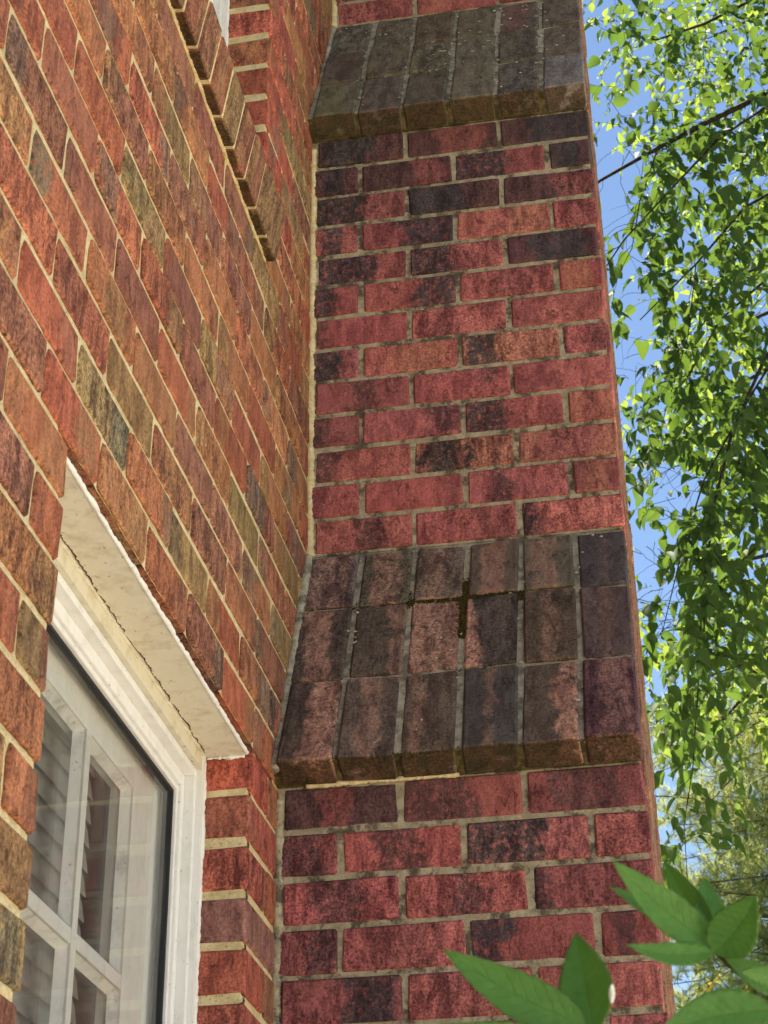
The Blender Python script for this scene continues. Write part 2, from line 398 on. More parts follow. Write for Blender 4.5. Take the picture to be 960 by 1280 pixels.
mid = [    # from the foot of the shaft upwards
 (True,  [('R', 'P', .62, .14), ('R', 'r', .75, .2), ('R', 'K', .04, .09)]),
 (False, [('R', 'r', .2, .2), ('R', 'r', .9, .1), ('R', 'P', .3, .1), ('r', 'O', .5, .3)]),
 (True,  [('R', 'P', .1, .15), ('O', 'K', .27, .22), ('O', 'r', .5, .3)]),
 (False, [('r', 'P', .2, .2), ('R', 'P', .85, .15), ('R', 'K', .22, .2), ('O', 'r', .5, .2)]),
 (True,  [('R', 'P', .5, .15), ('R', 'K', .8, .07), ('R', 'r', .2, .2)]),
 (False, [('r', 'K', .3, .3), ('R', 'O', .6, .3), ('O', 'K', .2, .2), ('r', 'R', .3, .2)]),
 (True,  [('R', 'P', .0, .1), ('R', 'r', .3, .1), ('R', 'r', .2, .2)]),
 (False, [('r', 'K', .2, .35), ('R', 'K', .8, .24), ('R', 'r', .6, .2), ('R', 'O', .4, .3)]),
 (True,  [('r', 'K', .2, .36), ('R', 'K', .18, .3), ('P', 'K', .6, .3)]),
 (False, [('R', 'K', .45, .25), ('r', 'K', .75, .34), ('O', 'R', .3, .3), ('R', 'r', .7, .3)]),
 (True,  [('r', 'K', .2, .36), ('P', 'K', .25, .38), ('P', 'r', .8, .2)]),
 (False, [('P', 'K', .5, .25), ('P', 'r', .8, .18), ('r', 'K', .25, .36), ('P', 'K', .4, .3)]),
 (True,  [('P', 'K', .3, .3), ('P', 'r', .6, .25), ('P', 'K', .7, .4)])]
for i, (full, sp) in enumerate(mid): course(D1, Z1 + CH*i, full, sp)
Z2 = Z1 + CH*13
SA = math.atan2(Z1-0.023, D1+0.052); SL = math.hypot(Z1-0.023, D1+0.052)   # slope of the shoulders
D2, Z3 = D1 - 0.052 + SL*1.02*math.cos(SA), Z2 + 0.023 + SL*1.02*math.sin(SA)
for i in range(24):
    full = i % 2 == 0
    course(D2, Z3 + CH*i, full, [('R', 'r', .5, .1), ('R', 'O', .3, .3), ('r', 'R', .4, .3)] if i == 0 else [(random.choice('Rr'),) for _ in range(3 if full else 4)])
# shoulders: bricks laid on the slope, six across and three up
WOLV_ = (0.20, 0.12, 0.06)
GRY, SAL = (0.150, 0.097, 0.070), (0.55, 0.26, 0.18)
def shoulder(y0, z0, cols, rows, table, mossend):
    es = Vector((0, math.cos(SA), math.sin(SA))); en = Vector((0, -math.sin(SA), math.cos(SA)))
    o = Vector((0, y0, z0 + ZB)); T = 0.057
    for r in range(len(rows)-1):
        for c in range(6):
            x0 = cols[c] + (JT/2 if c else 0.010); x1 = cols[c+1] - (JT/2 if c < 5 else 0)
            s0, s1 = rows[r] + (JT*0.35 if r else 0), rows[r+1] - JT*0.35
            s0 += random.uniform(-.003, .003) if r else random.uniform(-.002, .002)
            base, fl, par = table[r][c]
            ctr = o + es*((s0+s1)/2) - en*(T/2 - random.uniform(-.001, .0015)) + XA*((x0+x1)/2 + random.uniform(-.001, .001))
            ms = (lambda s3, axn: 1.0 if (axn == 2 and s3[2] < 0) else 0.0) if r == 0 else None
            CB.add(ctr, (XA, en, es), ((x1-x0)/2, T/2, (s1-s0)/2), vary(base, .22), fl, par, ms, 0.004, 0.0018)
cols = [0.0] + [0.0057 + BL/2*i for i in range(1, 6)] + [WC]
g = lambda pos=None, wd=0.2, am=0.7, base=GRY, fl=SAL: (base, fl, (pos if pos is not None else random.random(), wd, am))
low_table = [
 [g(.75, .28, .85), g(.5, .2, .35), g(.3, .12, .35), g(base=(.10, .078, .072), pos=.5, wd=.1, am=.3), g(.85, .24, .85), g(.6, .3, .3, base=(.15, .055, .06))],
 [g(.45, .25, .6), g(.85, .16, .35), g(.5, .5, .6), g(.06, .14, .9), g(.5, .12, .25), g(.5, .1, .2, base=(.12, .075, .068))],
 [g(.4, .4, .4), g(.5, .3, .5), g(.4, .2, .3), g(.5, .25, .45), g(.4, .25, .35), g(.5, .1, .1, base=(.09, .072, .072))]]
shoulder(-0.052, 0.023, cols, [0.0, 0.21, 0.418, SL-0.004], low_table, True)
GRY2 = (0.165, 0.122, 0.082)
top_table = [[g(None, .1, .25, GRY2, (.17, .125, .12)) for _ in range(6)] for _ in range(3)]
top_table[0][5] = g(.5, .5, .8, (.20, .165, .14), (.26, .2, .17)); top_table[2][4] = g(.4, .3, .7, GRY2, (.22, .09, .08))
shoulder(D1-0.052, Z2+0.023, cols, [0.0, 0.2, 0.402, SL*1.02-0.004], top_table, True)
# outer side of the chimney, seen almost edge on
for r in range(-14, 45):
    zc = r*CH
    if zc < -CH*0.5: ya, yb = 0.0, LOW
    elif zc < Z1: k = max(0, zc-0.0)/Z1; ya, yb = -0.03 + (D1+0.03)*k + 0.05, LOW - D1*k
    elif zc < Z2-0.01: ya, yb = D1, LOW-D1
    elif zc < Z3: k = (zc-Z2)/(Z3-Z2); ya, yb = D1 - 0.03 + (D2-D1+0.03)*k + 0.05, LOW-D1-(D2-D1)*k
    else: ya, yb = D2, LOW-D2
    if Z1 <= zc: zc = Z1 + CH*round((zc-Z1)/CH)
    y = ya + (0.101 if (r % 2 == 0 or True) else 0.2) + JT
    y0 = y
    while y < yb - 0.03:
        y1 = min(y + (BL-JT if y > y0 or r % 2 else BL/2-JT), yb)
        CB.add((WC-0.045, (y+y1)/2, zc+CH/2+ZB), AX_OUT, ((y1-y)/2, 0.045, (CH-JT)/2), vary(random.choice([(.28,.11,.06), (.24,.10,.06), (.32,.14,.075)])), WOLV_, (random.random(), .4, .7))
        y = y1 + JT
nch = CB.build(chim, 140, 'brickwork')

def grid(eo, eu, ev, nu, nv, nrm, amp, skip=None, fr=60):
    V = []; F = []
    for j in range(nv+1):
        for i in range(nu+1):
            p = eo + eu*(i/nu) + ev*(j/nv)
            V.append(p + nrm*(amp*(mnoise.noise(p*fr) + 0.6*mnoise.noise(p*fr*2.7))))
    for j in range(nv):
        for i in range(nu):
            if skip and skip(eo + eu*((i+.5)/nu) + ev*((j+.5)/nv)): continue
            a = j*(nu+1)+i; F.append((a, a+1, a+nu+2, a+nu+1))
    return V, F
def merge(parts):
    V = []; F = []
    for v, f in parts:
        b = len(V); V += v; F += [tuple(b+i for i in q) for q in f]
    return V, F
REC = 0.0042
core = []
core.append(grid(Vector((0, REC, ZB-0.9)), Vector((WC-REC, 0, 0)), Vector((0, 0, 0.9)), 80, 120, -YA, 0.0014))
core.append(grid(Vector((0, D1+REC, ZB+Z1)), Vector((WC-REC, 0, 0)), Vector((0, 0, Z2-Z1)), 80, 140, -YA, 0.0014))
core.append(grid(Vector((0, D2+REC, ZB+Z3)), Vector((WC-REC, 0, 0)), Vector((0, 0, 0.4)), 80, 50, -YA, 0.0014))
for V, F in core: link('mortar', mesh('mortar', V, F, True), 'mortar_chimney', chim)
es = Vector((0, math.cos(SA), math.sin(SA))); en = Vector((0, -math.sin(SA), math.cos(SA)))
sp = []
for (y0, z0, L) in ((-0.052, 0.023, SL), (D1-0.052, Z2+0.023, SL*1.02)):
    o = Vector((0.0, y0, z0+ZB))
    sp.append(grid(o + es*0.003 - en*0.0058, Vector((WC-0.006, 0, 0)), es*(L+0.01), 80, 80, en, 0.0016))
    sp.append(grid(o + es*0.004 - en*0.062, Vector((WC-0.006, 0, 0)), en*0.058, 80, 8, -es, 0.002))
for i in (0, 2):
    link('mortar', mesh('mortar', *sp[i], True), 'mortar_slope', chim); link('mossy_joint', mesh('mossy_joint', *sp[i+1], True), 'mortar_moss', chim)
# ragged mortar fillet where the chimney meets the wall
def fillet(pts, rad, name, mat, parent, seed=0, amp=0.5, n=7, wander=0.0015):
    P = []; Rr = []
    for a, b in zip(pts[:-1], pts[1:]):
        a, b = Vector(a), Vector(b); k = max(2, int((b-a).length/0.0035))
        for i in range(k):
            p = a + (b-a)*(i/k); q = 0.5*mnoise.noise(p*190 + Vector((seed, 0, 0))) + 0.5*mnoise.noise(p*77 + Vector((seed, 3, 0))) + 0.25*random.uniform(-1, 1); q2 = mnoise.noise(p*27 + Vector((0, seed, 5)))
            P.append(p + Vector(((q*.6+q2*.6)*wander, q2*0.0012, 0))); Rr.append(rad*(1 + amp*(q*0.7+q2*0.6)))
    m = MB(); m.tube(P, Rr, n); return m.build(name, mat, parent, True)
fillet([(0.004, 0.003, ZB-0.9), (0.004, 0.003, ZB-0.02)], 0.0085, 'mortar_fillet', 'mortar_chimney', chim, 1)
fillet([(0.004, -0.040, ZB+0.016), (0.004, D1-0.001, ZB+Z1)], 0.0095, 'mortar_fillet', 'mortar_slope', chim, 2)
fillet([(0.004, D1+0.003, ZB+Z1), (0.004, D1+0.003, ZB+Z2-0.02)], 0.0085, 'mortar_fillet', 'mortar_wall', chim, 3)
fillet([(0.004, D1-0.03, ZB+Z2+0.03), (0.004, D2, ZB+Z3)], 0.006, 'mortar_fillet', 'mortar_slope', chim, 4)
fillet([(0.004, D2+0.003, ZB+Z3), (0.004, D2+0.003, ZB+Z3+0.4)], 0.008, 'mortar_fillet', 'mortar_wall', chim, 5)
# pale smear of mortar under the overhanging shoulder bricks
fillet([(0.05, -0.0005, ZB-0.001), (0.31, -0.0005, ZB-0.001)], 0.0042, 'mortar_smear', 'mortar_wall', chim, 6, 1.3)
# core blocks that close the chimney
m = MB()
m.box(0.0, WC-0.012, 0.012, LOW-0.012, 0, ZB-0.004)
m.box(0.0, WC-0.012, D1+0.012, LOW-D1-0.012, ZB-0.02, ZB+Z2-0.004)
m.box(0.0, WC-0.012, D2+0.012, LOW-D2-0.012, ZB+Z2-0.02, ZB+4.35)
for (ya, za, yb, zb) in ((0.02, 0.0, D1+0.015, Z1), (D1+0.02, Z2, D2+0.015, Z3)):
    for sgn in (0, 1):
        f = (lambda y: y) if not sgn else (lambda y: LOW-y)
        b = len(m.v)
        for x in (0.001, WC-0.013):
            m.v += [(x, f(ya), ZB+za), (x, f(yb), ZB+zb), (x, f(yb+0.05), ZB+zb), (x, f(yb+0.05), ZB+za)]
        m.f += [(b, b+1, b+2, b+3), (b+7, b+6, b+5, b+4), (b, b+4, b+5, b+1), (b+3, b+2, b+6, b+7), (b+1, b+5, b+6, b+2), (b, b+3, b+7, b+4)]
m.build('core', 'mortar_chimney', chim)
# moss in the joints of the lower shoulder
def moss_line(pts, rad, n):
    m = MB()
    for i in range(n):
        t = random.random()*(len(pts)-1); k = int(t); p = Vector(pts[k]).lerp(Vector(pts[k+1]), t-k)
        p += XA*random.gauss(0, rad*0.7) + es*random.gauss(0, rad*0.8) - en*0.0015; r = rad*random.uniform(.15, .42)
        b = len(m.v); m.v += [tuple(p+Vector(d)*r) for d in ((1,0,0),(-1,0,0),(0,1,0),(0,-1,0),(0,0,1),(0,0,-1))]
        m.f += [tuple(b+q for q in f) for f in ((0,2,4),(2,1,4),(1,3,4),(3,0,4),(2,0,5),(1,2,5),(3,1,5),(0,3,5))]
    o = m.build('moss', 'moss', chim, True); o['kind'] = 'stuff'
def on_slope(x, s): return Vector((x, -0.052 + s*math.cos(SA), 0.023 + s*math.sin(SA) + ZB)) - en*0.002
moss_line([on_slope(.205, .418), on_slope(.31, .418), on_slope(.40, .42)], 0.0075, 520)
moss_line([on_slope(.3105, .31), on_slope(.3105, .40), on_slope(.3105, .47)], 0.0085, 640)
moss_line([on_slope(.395, .415), on_slope(.415, .41)], 0.008, 160)
moss_line([on_slope(.10, .418), on_slope(.22, .418)], 0.006, 130)
moss_line([on_slope(.02, .002), on_slope(.30, .002), on_slope(.59, .002)], 0.005, 420)
moss_line([on_slope(.209, .40), on_slope(.209, .43), on_slope(.209, .45)], 0.005, 60)
moss_line([on_slope(.30, .21), on_slope(.38, .21)], 0.004, 60)

M['lichen'] = simple('grey_lichen', (0.42, 0.41, 0.34), (0.60, 0.58, 0.50), 200, 1.0, 0.002, 0.1)
m = MB()
for i in range(330):
    top = i < 260
    y0, z0 = (D1-0.052, Z2+0.023) if top else (-0.052, 0.023)
    c = random.randint(1, 5); x = cols[c] + random.gauss(0, .007) if random.random() < .5 else random.uniform(.02, WC-.02)
    p = Vector((x, y0, z0+ZB)) + es*random.uniform(.01, SL-.01) - en*(0.0008 if abs(x-cols[c]) > .006 else 0.004); r = random.uniform(.0015, .0048)
    b = len(m.v); m.v += [tuple(p + (XA*dx*random.uniform(.6, 1.6) + es*dy*random.uniform(.5, 1.1) + en*dz*.5)*r) for dx, dy, dz in ((1,0,0),(-1,0,0),(0,1,0),(0,-1,0),(0,0,1),(0,0,-1))]
    m.f += [tuple(b+q for q in f) for f in ((0,2,4),(2,1,4),(1,3,4),(3,0,4),(2,0,5),(1,2,5),(3,1,5),(0,3,5))]
o = m.build('lichen', 'lichen', chim, True); o['kind'] = 'stuff'

# ------------------------------------------------------------------ house wall
wall = empty('wall', (0, 0, 0), house)
WB = Bricks()
JY0, JY1 = -1.09, -0.19                              # window openings
LZ0, LZ1 = -1.62, -0.002                             # lower opening
UZ0, UZ1 = CH*13, CH*13 + 1.62                       # upper opening, above its sill
SILL0, SILL1 = CH*12, CH*13
WRED, WORA, WOLV, WGRY, WDRK, WBRN = (0.39, 0.120, 0.064), (0.40, 0.158, 0.074), (0.31, 0.175, 0.078), (0.16, 0.135, 0.095), (0.10, 0.083, 0.07), (0.30, 0.115, 0.072)
def wall_look():
    base = random.choices([WRED, WORA, WOLV, WBRN, WGRY], [6, 4.5, 2.4, 3.5, 0])[0]
    fl = random.choices([WGRY, WOLV, WDRK, WRED, WBRN], [2.6, 3.2, 1.2, 2.6, 2.6])[0]
    return vary(base, .15), vary(fl, .15), (random.choice([0, 1, random.random()]), random.uniform(.10, .38), random.uniform(.35, .85))
JW = 0.0110
def wrow(r, spans):
    par = -1.08 if r % 2 else -0.978
    for (a, b) in spans:
        js = [par + BL*i for i in range(-20, 30)]
        cuts = [a] + [j for j in js if a + 0.055 < j < b - 0.055] + [b]
        for i in range(len(cuts)-1):
            y0 = cuts[i] + (JW/2 if i else 0); y1 = cuts[i+1] - (JW/2 if i < len(cuts)-2 else 0)
            y0 += random.uniform(-.002, .002) if i else 0; y1 += random.uniform(-.002, .002) if i < len(cuts)-2 else 0
            bs, fl, fp = wall_look(); off = random.uniform(.0008, .0026); D = 0.092
            dz = random.uniform(-.0012, .0012)
            jamb = abs(y0-JY1) < 1e-6 and y1 < 0.3
            if jamb: bs = vary(random.choice([(.42, .095, .060), (.42, .11, .068), (.38, .10, .068), (.30, .125, .10)]))
            WB.add((off-D/2, (y0+y1)/2, ZB+r*CH+CH/2+dz), AX_WALL, ((y1-y0)/2, D/2, (CH-JW)/2), bs, fl, fp if not jamb else (fp[0], fp[1]*.6, .5), cham=0.0035 if not jamb else 0.0045, jit=0.0010)
YN, YF = -3.6, 2.6
for r in range(-33, 41):
    zc = (r+.5)*CH
    if LZ0 < zc < LZ1 or UZ0 < zc < UZ1: sp = [(YN, JY0), (JY1, YF)]
    elif SILL0 < zc < SILL1: sp = [(YN, JY0-0.02), (JY1+0.015, YF)]
    else: sp = [(YN, YF)]
    wrow(r, sp)
nw = WB.build(wall, 190, 'brickwork')
print('bricks', nch, nw)
opening = lambda p: JY0-.012 < p.y < JY1+.012 and (LZ0 < p.z-ZB < 0.012 or SILL0 < p.z-ZB < UZ1) or (JY0-.03 < p.y < -0.035 and -0.014 < p.z-ZB < 0.012)
ZS = [(r*CH + dz, dx) for r in range(-12, 32) for dz, dx in ((-0.0060, -0.0010), (-0.003, -0.0006), (0.001, -0.0009), (0.0056, -0.0030), (0.022, -0.0031), (0.058, -0.0031))]
NU = 240; V = []; F = []
for (zz, dx) in ZS:
    for i in range(NU+1):
        p = Vector((0, -1.75 + 2.25*i/NU, ZB+zz))
        V.append(p + XA*(dx + 0.0010*mnoise.noise(p*60) + 0.0007*mnoise.noise(p*170)) + ZA*(0.0020*mnoise.noise(p*45 + Vector((7, 0, 0)))))
for j in range(len(ZS)-1):
    for i in range(NU):
        pc = Vector((0, -1.75 + 2.25*(i+.5)/NU, ZB + (ZS[j][0]+ZS[j+1][0])/2))
        if not opening(pc): q = j*(NU+1)+i; F.append((q, q+1, q+NU+2, q+NU+1))
link('mortar', mesh('mortar', V, F, True), 'mortar_wall', wall)
m = MB()                                             # mortar returns in the reveals and the solid wall behind
def wbox(y0, y1, z0, z1, x1=-0.0060): m.box(-0.22, x1, y0, y1, ZB+z0, ZB+z1)
wbox(YN, JY0-0.0042, -ZB, 3.28); wbox(JY1+0.0042, YF, -ZB, -0.013); wbox(JY1+0.0015, YF, 0.014, 3.28)
wbox(JY1+0.0015, YF, -0.013, 0.014, -0.02)
for (za, zb) in ((0.3, ZB-0.016), (ZB+SILL1, ZB+UZ1)):
    m.box(-0.085, -0.0046, JY1+0.0030, JY1+0.03, za, zb); m.box(-0.085, -0.0046, JY0-0.03, JY0-0.0030, za, zb)
wbox(JY0-0.0015, JY1+0.0015, -ZB, LZ0); wbox(JY0-0.0015, JY1+0.0015, 0.014, SILL0-0.003); wbox(JY0-0.0015, JY1+0.0015, UZ1, 3.28)
m.build('core', 'mortar_wall', wall)
m = MB(); m.box(-7.8, -7.5, YN, YF, 0, ZB+3.28); m.box(-7.5, -0.22, YN, YN+.2, 0, ZB+3.28); m.box(-7.5, -0.22, YF-.2, YF, 0, ZB+3.28)
m.box(-7.5, -0.22, YN+.2, YF-.2, ZB+0.25, ZB+0.45)
m.build('inner_wall', 'room', house)
m = MB(); b = 0
m.v = [(0.3, YN-.3, ZB+3.26), (0.3, YF+.3, ZB+3.26), (-3.9, YF+.3, ZB+4.6), (-3.9, YN-.3, ZB+4.6), (-8.1, YF+.3, ZB+3.26), (-8.1, YN-.3, ZB+3.26),
       (0.3, YN-.3, ZB+3.12), (0.3, YF+.3, ZB+3.12), (-8.1, YF+.3, ZB+3.12), (-8.1, YN-.3, ZB+3.12)]
m.f = [(0,1,2,3), (3,2,4,5), (6,9,8,7), (0,6,7,1), (5,4,8,9), (0,3,5,9,6), (1,7,8,4,2)]
m.build('roof', 'roof', house)

# lintel of the lower window: steel plate with painted soffit
lin = empty('lintel', (0, 0, 0), house)
fx = 0.0015
V, F = grid(Vector((-0.074, JY0-0.03, ZB-0.0195)), Vector((0.0715, 0, 0)), Vector((0, JY1-JY0+0.028, 0)), 12, 150, ZA, 0.0007, fr=25)
link('soffit', mesh('soffit', V, [q[::-1] for q in F], True), 'cream', lin)
m = MB(); m.box(-0.09, -0.012, JY0-0.03, JY1+0.155, ZB-0.0145, ZB+0.004); m.build('steel_angle', 'steel', lin)
fillet([(-0.003, JY0-0.03, ZB-0.0180), (-0.003, JY1-0.004, ZB-0.0180)], 0.0034, 'painted_edge', 'caulk', lin, 11, 0.5)
fillet([(-0.070, JY0, ZB-0.021), (-0.070, JY1-0.01, ZB-0.021)], 0.0026, 'cracked_caulk', 'cream', lin, 12, 1.3)
fillet([(-0.0655, JY0, ZB-0.0195), (-0.0655, JY1-0.02, ZB-0.0195)], 0.0008, 'crack', 'steel', lin, 14, 1.6, 5, 0.006)
fillet([(-0.068, JY1-0.003, ZB-0.0215), (-0.004, JY1-0.004, ZB-0.0215)], 0.0035, 'caulk_end', 'caulk', lin, 13, 1.6)

# ------------------------------------------------------------------ windows
def frame_ring(name, mat, parent, x0, x1, ya, yb, za, zb, wd, wy=None):
    """four members of a rectangular frame: outer edge ya..yb, za..zb, member width wd, from x0 (deep) to x1 (face)"""
    m = MB()
    wy = wy or wd
    m.box(x0, x1, ya, ya+wy, za, zb); m.box(x0, x1, yb-wy, yb, za, zb)
    m.box(x0, x1, ya+wy, yb-wy, zb-wd, zb); m.box(x0, x1, ya+wy, yb-wy, za, za+wd)
    o = m.build(name, mat, parent)
    bv = o.modifiers.new('bevel', 'BEVEL'); bv.width = 0.0018; bv.segments = 2; bv.limit_method = 'ANGLE'
    return o
def window(z0, z1, xr, sash=True):
    """z0, z1 opening; xr depth of the brick reveal"""
    wn = empty('window', (0, 0, 0), house)
    a, b = ZB+z0, ZB+z1
    m = MB(); m.box(-0.2, -xr, JY0+.001, JY0+.022, a, b-.012); m.box(-0.2, -xr, JY1-.022, JY1-.001, a, b-.012); m.box(-0.2, -xr, JY0+.022, JY1-.022, a, a+.03)
    m.build('casing', 'white', wn)
    m = MB(); m.box(-0.2, -xr-.0005, JY0+.022, JY1-.022, b-.042, b-.012); m.build('head_casing', 'cream', wn)  # shaded tone of the head put into its cream colour
    frame_ring('casing_moulding', 'white', wn, -0.19, -xr-0.008, JY0+0.0225, JY1-0.0225, a+0.02, b-0.0425, 0.012, 0.009)
    frame_ring('storm_frame', 'white', wn, -xr-0.045, -xr-0.024, JY0+0.032, JY1-0.032, a+0.03, b-0.055, 0.020, 0.015)
    frame_ring('storm_bead', 'white', wn, -xr-0.043, -xr-0.029, JY0+0.0475, JY1-0.0475, a+0.05, b-0.0755, 0.009, 0.007)
    frame_ring('gasket', 'gasket', wn, -xr-0.05, -xr-0.034, JY0+0.0547, JY1-0.0547, a+0.06, b-0.085, 0.007)
    m = MB(); m.box(-xr-0.0415, -xr-0.0385, JY0+0.056, JY1-0.056, a+0.065, b-0.088); m.build('storm_pane', 'glass', wn)
    for (y, s) in ((JY1-0.004, 1), (JY0+0.004, 2)):
        fillet([(-xr-0.002, y, a), (-xr-0.002, y, b-0.02)], 0.0045, 'caulk', 'caulk', wn, 20+s, 0.4)
    if sash:
        X = -xr-0.058
        ys, ye, zt = -1.010, -0.372, b-0.128              # daylight opening of the sash
        m = MB()
        m.box(X-.035, X, JY0+.04, ys, a+.04, b-.06); m.box(X-.035, X, ye, JY1-.04, a+.04, b-.06)
        o = m.build('stile', 'sash', wn)
        m = MB(); m.box(X-.034, X-.001, ys, ye, zt, b-.06); m.box(X-.034, X-.001, ys, ye, a+.04, a+.10); m.build('rail', 'sash', wn)
        zm = (-0.430+ZB,); zmeet = zt - 0.276*2 - 0.024
        m = MB(); m.box(X-.036, X+.004, ys, ye, zmeet-.05, zmeet); m.build('meeting_rail', 'sash', wn)
        pw = (ye-ys-2*0.024)/3
        bars = [-0.815, -0.580]
        hz = [zt-0.276-0.012, zmeet-.05-0.27-0.012]
        for y in bars:
            m = MB(); m.box(X-.020, X, y-.010, y+.010, a+.10, zt); m.build('muntin', 'sash', wn)
        for z in hz:
            m = MB(); m.box(X-.019, X-.0012, ys, ye, z-.010, z+.010); m.build('muntin', 'sash', wn)
        ysp = [ys] + bars + [ye]; zsp = [a+.10, hz[1], zmeet-.05, zmeet, hz[0], zt]
        for i in range(3):
            for (za, zb2) in ((a+.10, hz[1]-.012), (hz[1]+.012, zmeet-.05), (zmeet, hz[0]-.012), (hz[0]+.012, zt)):
                y0 = ysp[i] + (.012 if i else 0); y1 = ysp[i+1] - (.012 if i < 2 else 0)
                m = MB(); m.box(X-.021, X-.018, y0+.001, y1-.001, za+.001, zb2-.001); m.build('pane', 'glass', wn)
                m = MB(); k = .007                     # putty bead round the pane
                v = m.v
                for (dx, q) in ((X-.003, 0.0005), (X-.0175, k)):
                    v += [(dx, y0+q, za+q), (dx, y1-q, za+q), (dx, y1-q, zb2-q), (dx, y0+q, zb2-q)]
                m.f += [(0,1,5,4), (1,2,6,5), (2,3,7,6), (3,0,4,7)]
                m.build('glazing_putty', 'bead', wn)
        bl = empty('window_blind', (-0.185, -0.69, a)); tag(bl, 'pale slatted blind hanging behind the panes of the lower window', 'blind')
        z = b - 0.06; i = 0
        m = MB(); m.box(-0.205, -0.165, JY0+.1, -0.36, z, z+.04); m.build('head_rail', 'blind'); hr = bpy.data.objects['head_rail']; hr.parent = bl; hr.matrix_parent_inverse = Matrix.Translation(-Vector(bl.location))
        while z > a + 0.05:
            z -= 0.036; t = R_(76); c, s_ = math.cos(t)*.025, math.sin(t)*.025
            m = MB(); y0, y1 = JY0+.1, -0.40
            # slat: shallow curved strip with thickness
            for (px, pz) in ((-c, s_), (0.0015, 0.002), (c, -s_)):
                for th in (0, -.0012):
                    m.v += [(-0.185+px, y0, z+pz+th), (-0.185+px, y1, z+pz+th)]
            m.f = [(0,1,5,4), (4,5,9,8), (2,6,7,3), (6,10,11,7), (0,2,3,1), (8,9,11,10), (0,4,6,2), (4,8,10,6), (1,3,7,5), (5,7,11,9)]
            o = m.build('slat', 'blind'); o.parent = bl; o.matrix_parent_inverse = Matrix.Translation(-Vector(bl.location))
        for y in (-0.93, -0.50):
            m = MB(); m.tube([(-0.160, y, b-.06), (-0.160, y, a+.05)], 0.0012, 5); o = m.build('lift_cord', 'blind'); o.parent = bl; o.matrix_parent_inverse = Matrix.Translation(-Vector(bl.location))
    return wn
window(LZ0, LZ1-0.003, 0.070)
window(UZ0+0.02, UZ1, 0.087, False)
m = MB(); m.box(-0.45, -0.40, JY0-.1, JY1+.1, ZB+UZ0-.1, ZB+UZ1+.1); m.build('inner_shade', 'blind', house)
# brick sill of the upper window: bricks on edge, leaning out a little
sill = empty('sill', (0, 0, 0), house)
SB = Bricks()
tl = R_(-9)
ea = Vector((math.cos(tl), 0, math.sin(tl))); eb = Vector((-math.sin(tl), 0, math.cos(tl)))
y = JY1 + 0.012
while y > JY0 - 0.03:
    y1 = y - 0.072
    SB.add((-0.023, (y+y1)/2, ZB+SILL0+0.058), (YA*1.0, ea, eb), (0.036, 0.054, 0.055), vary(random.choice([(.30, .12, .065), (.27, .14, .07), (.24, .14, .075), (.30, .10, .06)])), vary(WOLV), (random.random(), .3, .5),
           (lambda s3, axn: 0.9 if (axn == 2 and s3[2] < 0) else 0.0))  # undersides of the sill bricks tinted darker brown
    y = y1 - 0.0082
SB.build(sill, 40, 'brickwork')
m = MB(); cc = Vector((-0.023, 0, ZB+SILL0+0.058))
for yy in (JY0-.02, JY1+.008):
    m.v += [tuple(cc + ea*i*0.0500 + eb*j*0.0515 + YA*yy) for i, j in ((-1,-1), (1,-1), (1,1), (-1,1))]
m.f = [(0,1,2,3), (7,6,5,4), (0,4,5,1), (1,5,6,2), (2,6,7,3), (3,7,4,0)]
m.build('mortar', 'mortar_wall', sill)
fillet([(0.0005, JY0-.02, ZB+SILL0-.002), (0.0005, JY1+.01, ZB+SILL0-.002)], 0.0035, 'mossy_bed_joint', 'mortar_wall', sill, 31, .6)

# ------------------------------------------------------------------ ground
m = MB(); m.v = [(-600, -600, 0), (600, -600, 0), (600, 600, 0), (-600, 600, 0)]; m.f = [(0,1,2,3)]
gr = m.build('ground', 'grass'); gr['kind'] = 'structure'
m = MB(); m.box(0.75, 11.0, -16, 10, -0.05, 0.02); dr = m.build('bounce_slab', 'concrete'); dr['kind'] = 'structure'  # unseen pale slab, added to bounce warm sunlight onto wall and chimney

# ------------------------------------------------------------------ leaves
def leaf_shape(L, W, fold, tip, n=4):
    """ovate leaf along +Y from its stalk, folded on the midrib; flat list of verts and faces"""
    V = [(0, 0, 0)]; F = []
    prof = []
    for i in range(1, n+1):
        t = i/(n+1); wv = math.sin(math.pi*t**tip)*W/2
        prof.append((t*L, wv))
    for (yy, wv) in prof:
        z = -0.25*yy*yy/L
        V += [(-wv, yy, z+wv*fold), (0, yy, z), (wv, yy, z+wv*fold)]
    V.append((0, L, -0.25*L)); e = len(V)-1
    F += [(0, 2, 1), (0, 3, 2)]
    for i in range(n-1):
        a = 1+3*i; F += [(a, a+1, a+4, a+3), (a+1, a+2, a+5, a+4)]
    a = 1+3*(n-1); F += [(a, a+1, e), (a+1, a+2, e)]
    return V, F
def frame_from(d, n):
    y = d.normalized(); x = y.cross(n).normalized() if y.cross(n).length > 1e-4 else y.orthogonal().normalized(); z = x.cross(y)
    return Matrix((x, y, z)).transposed()

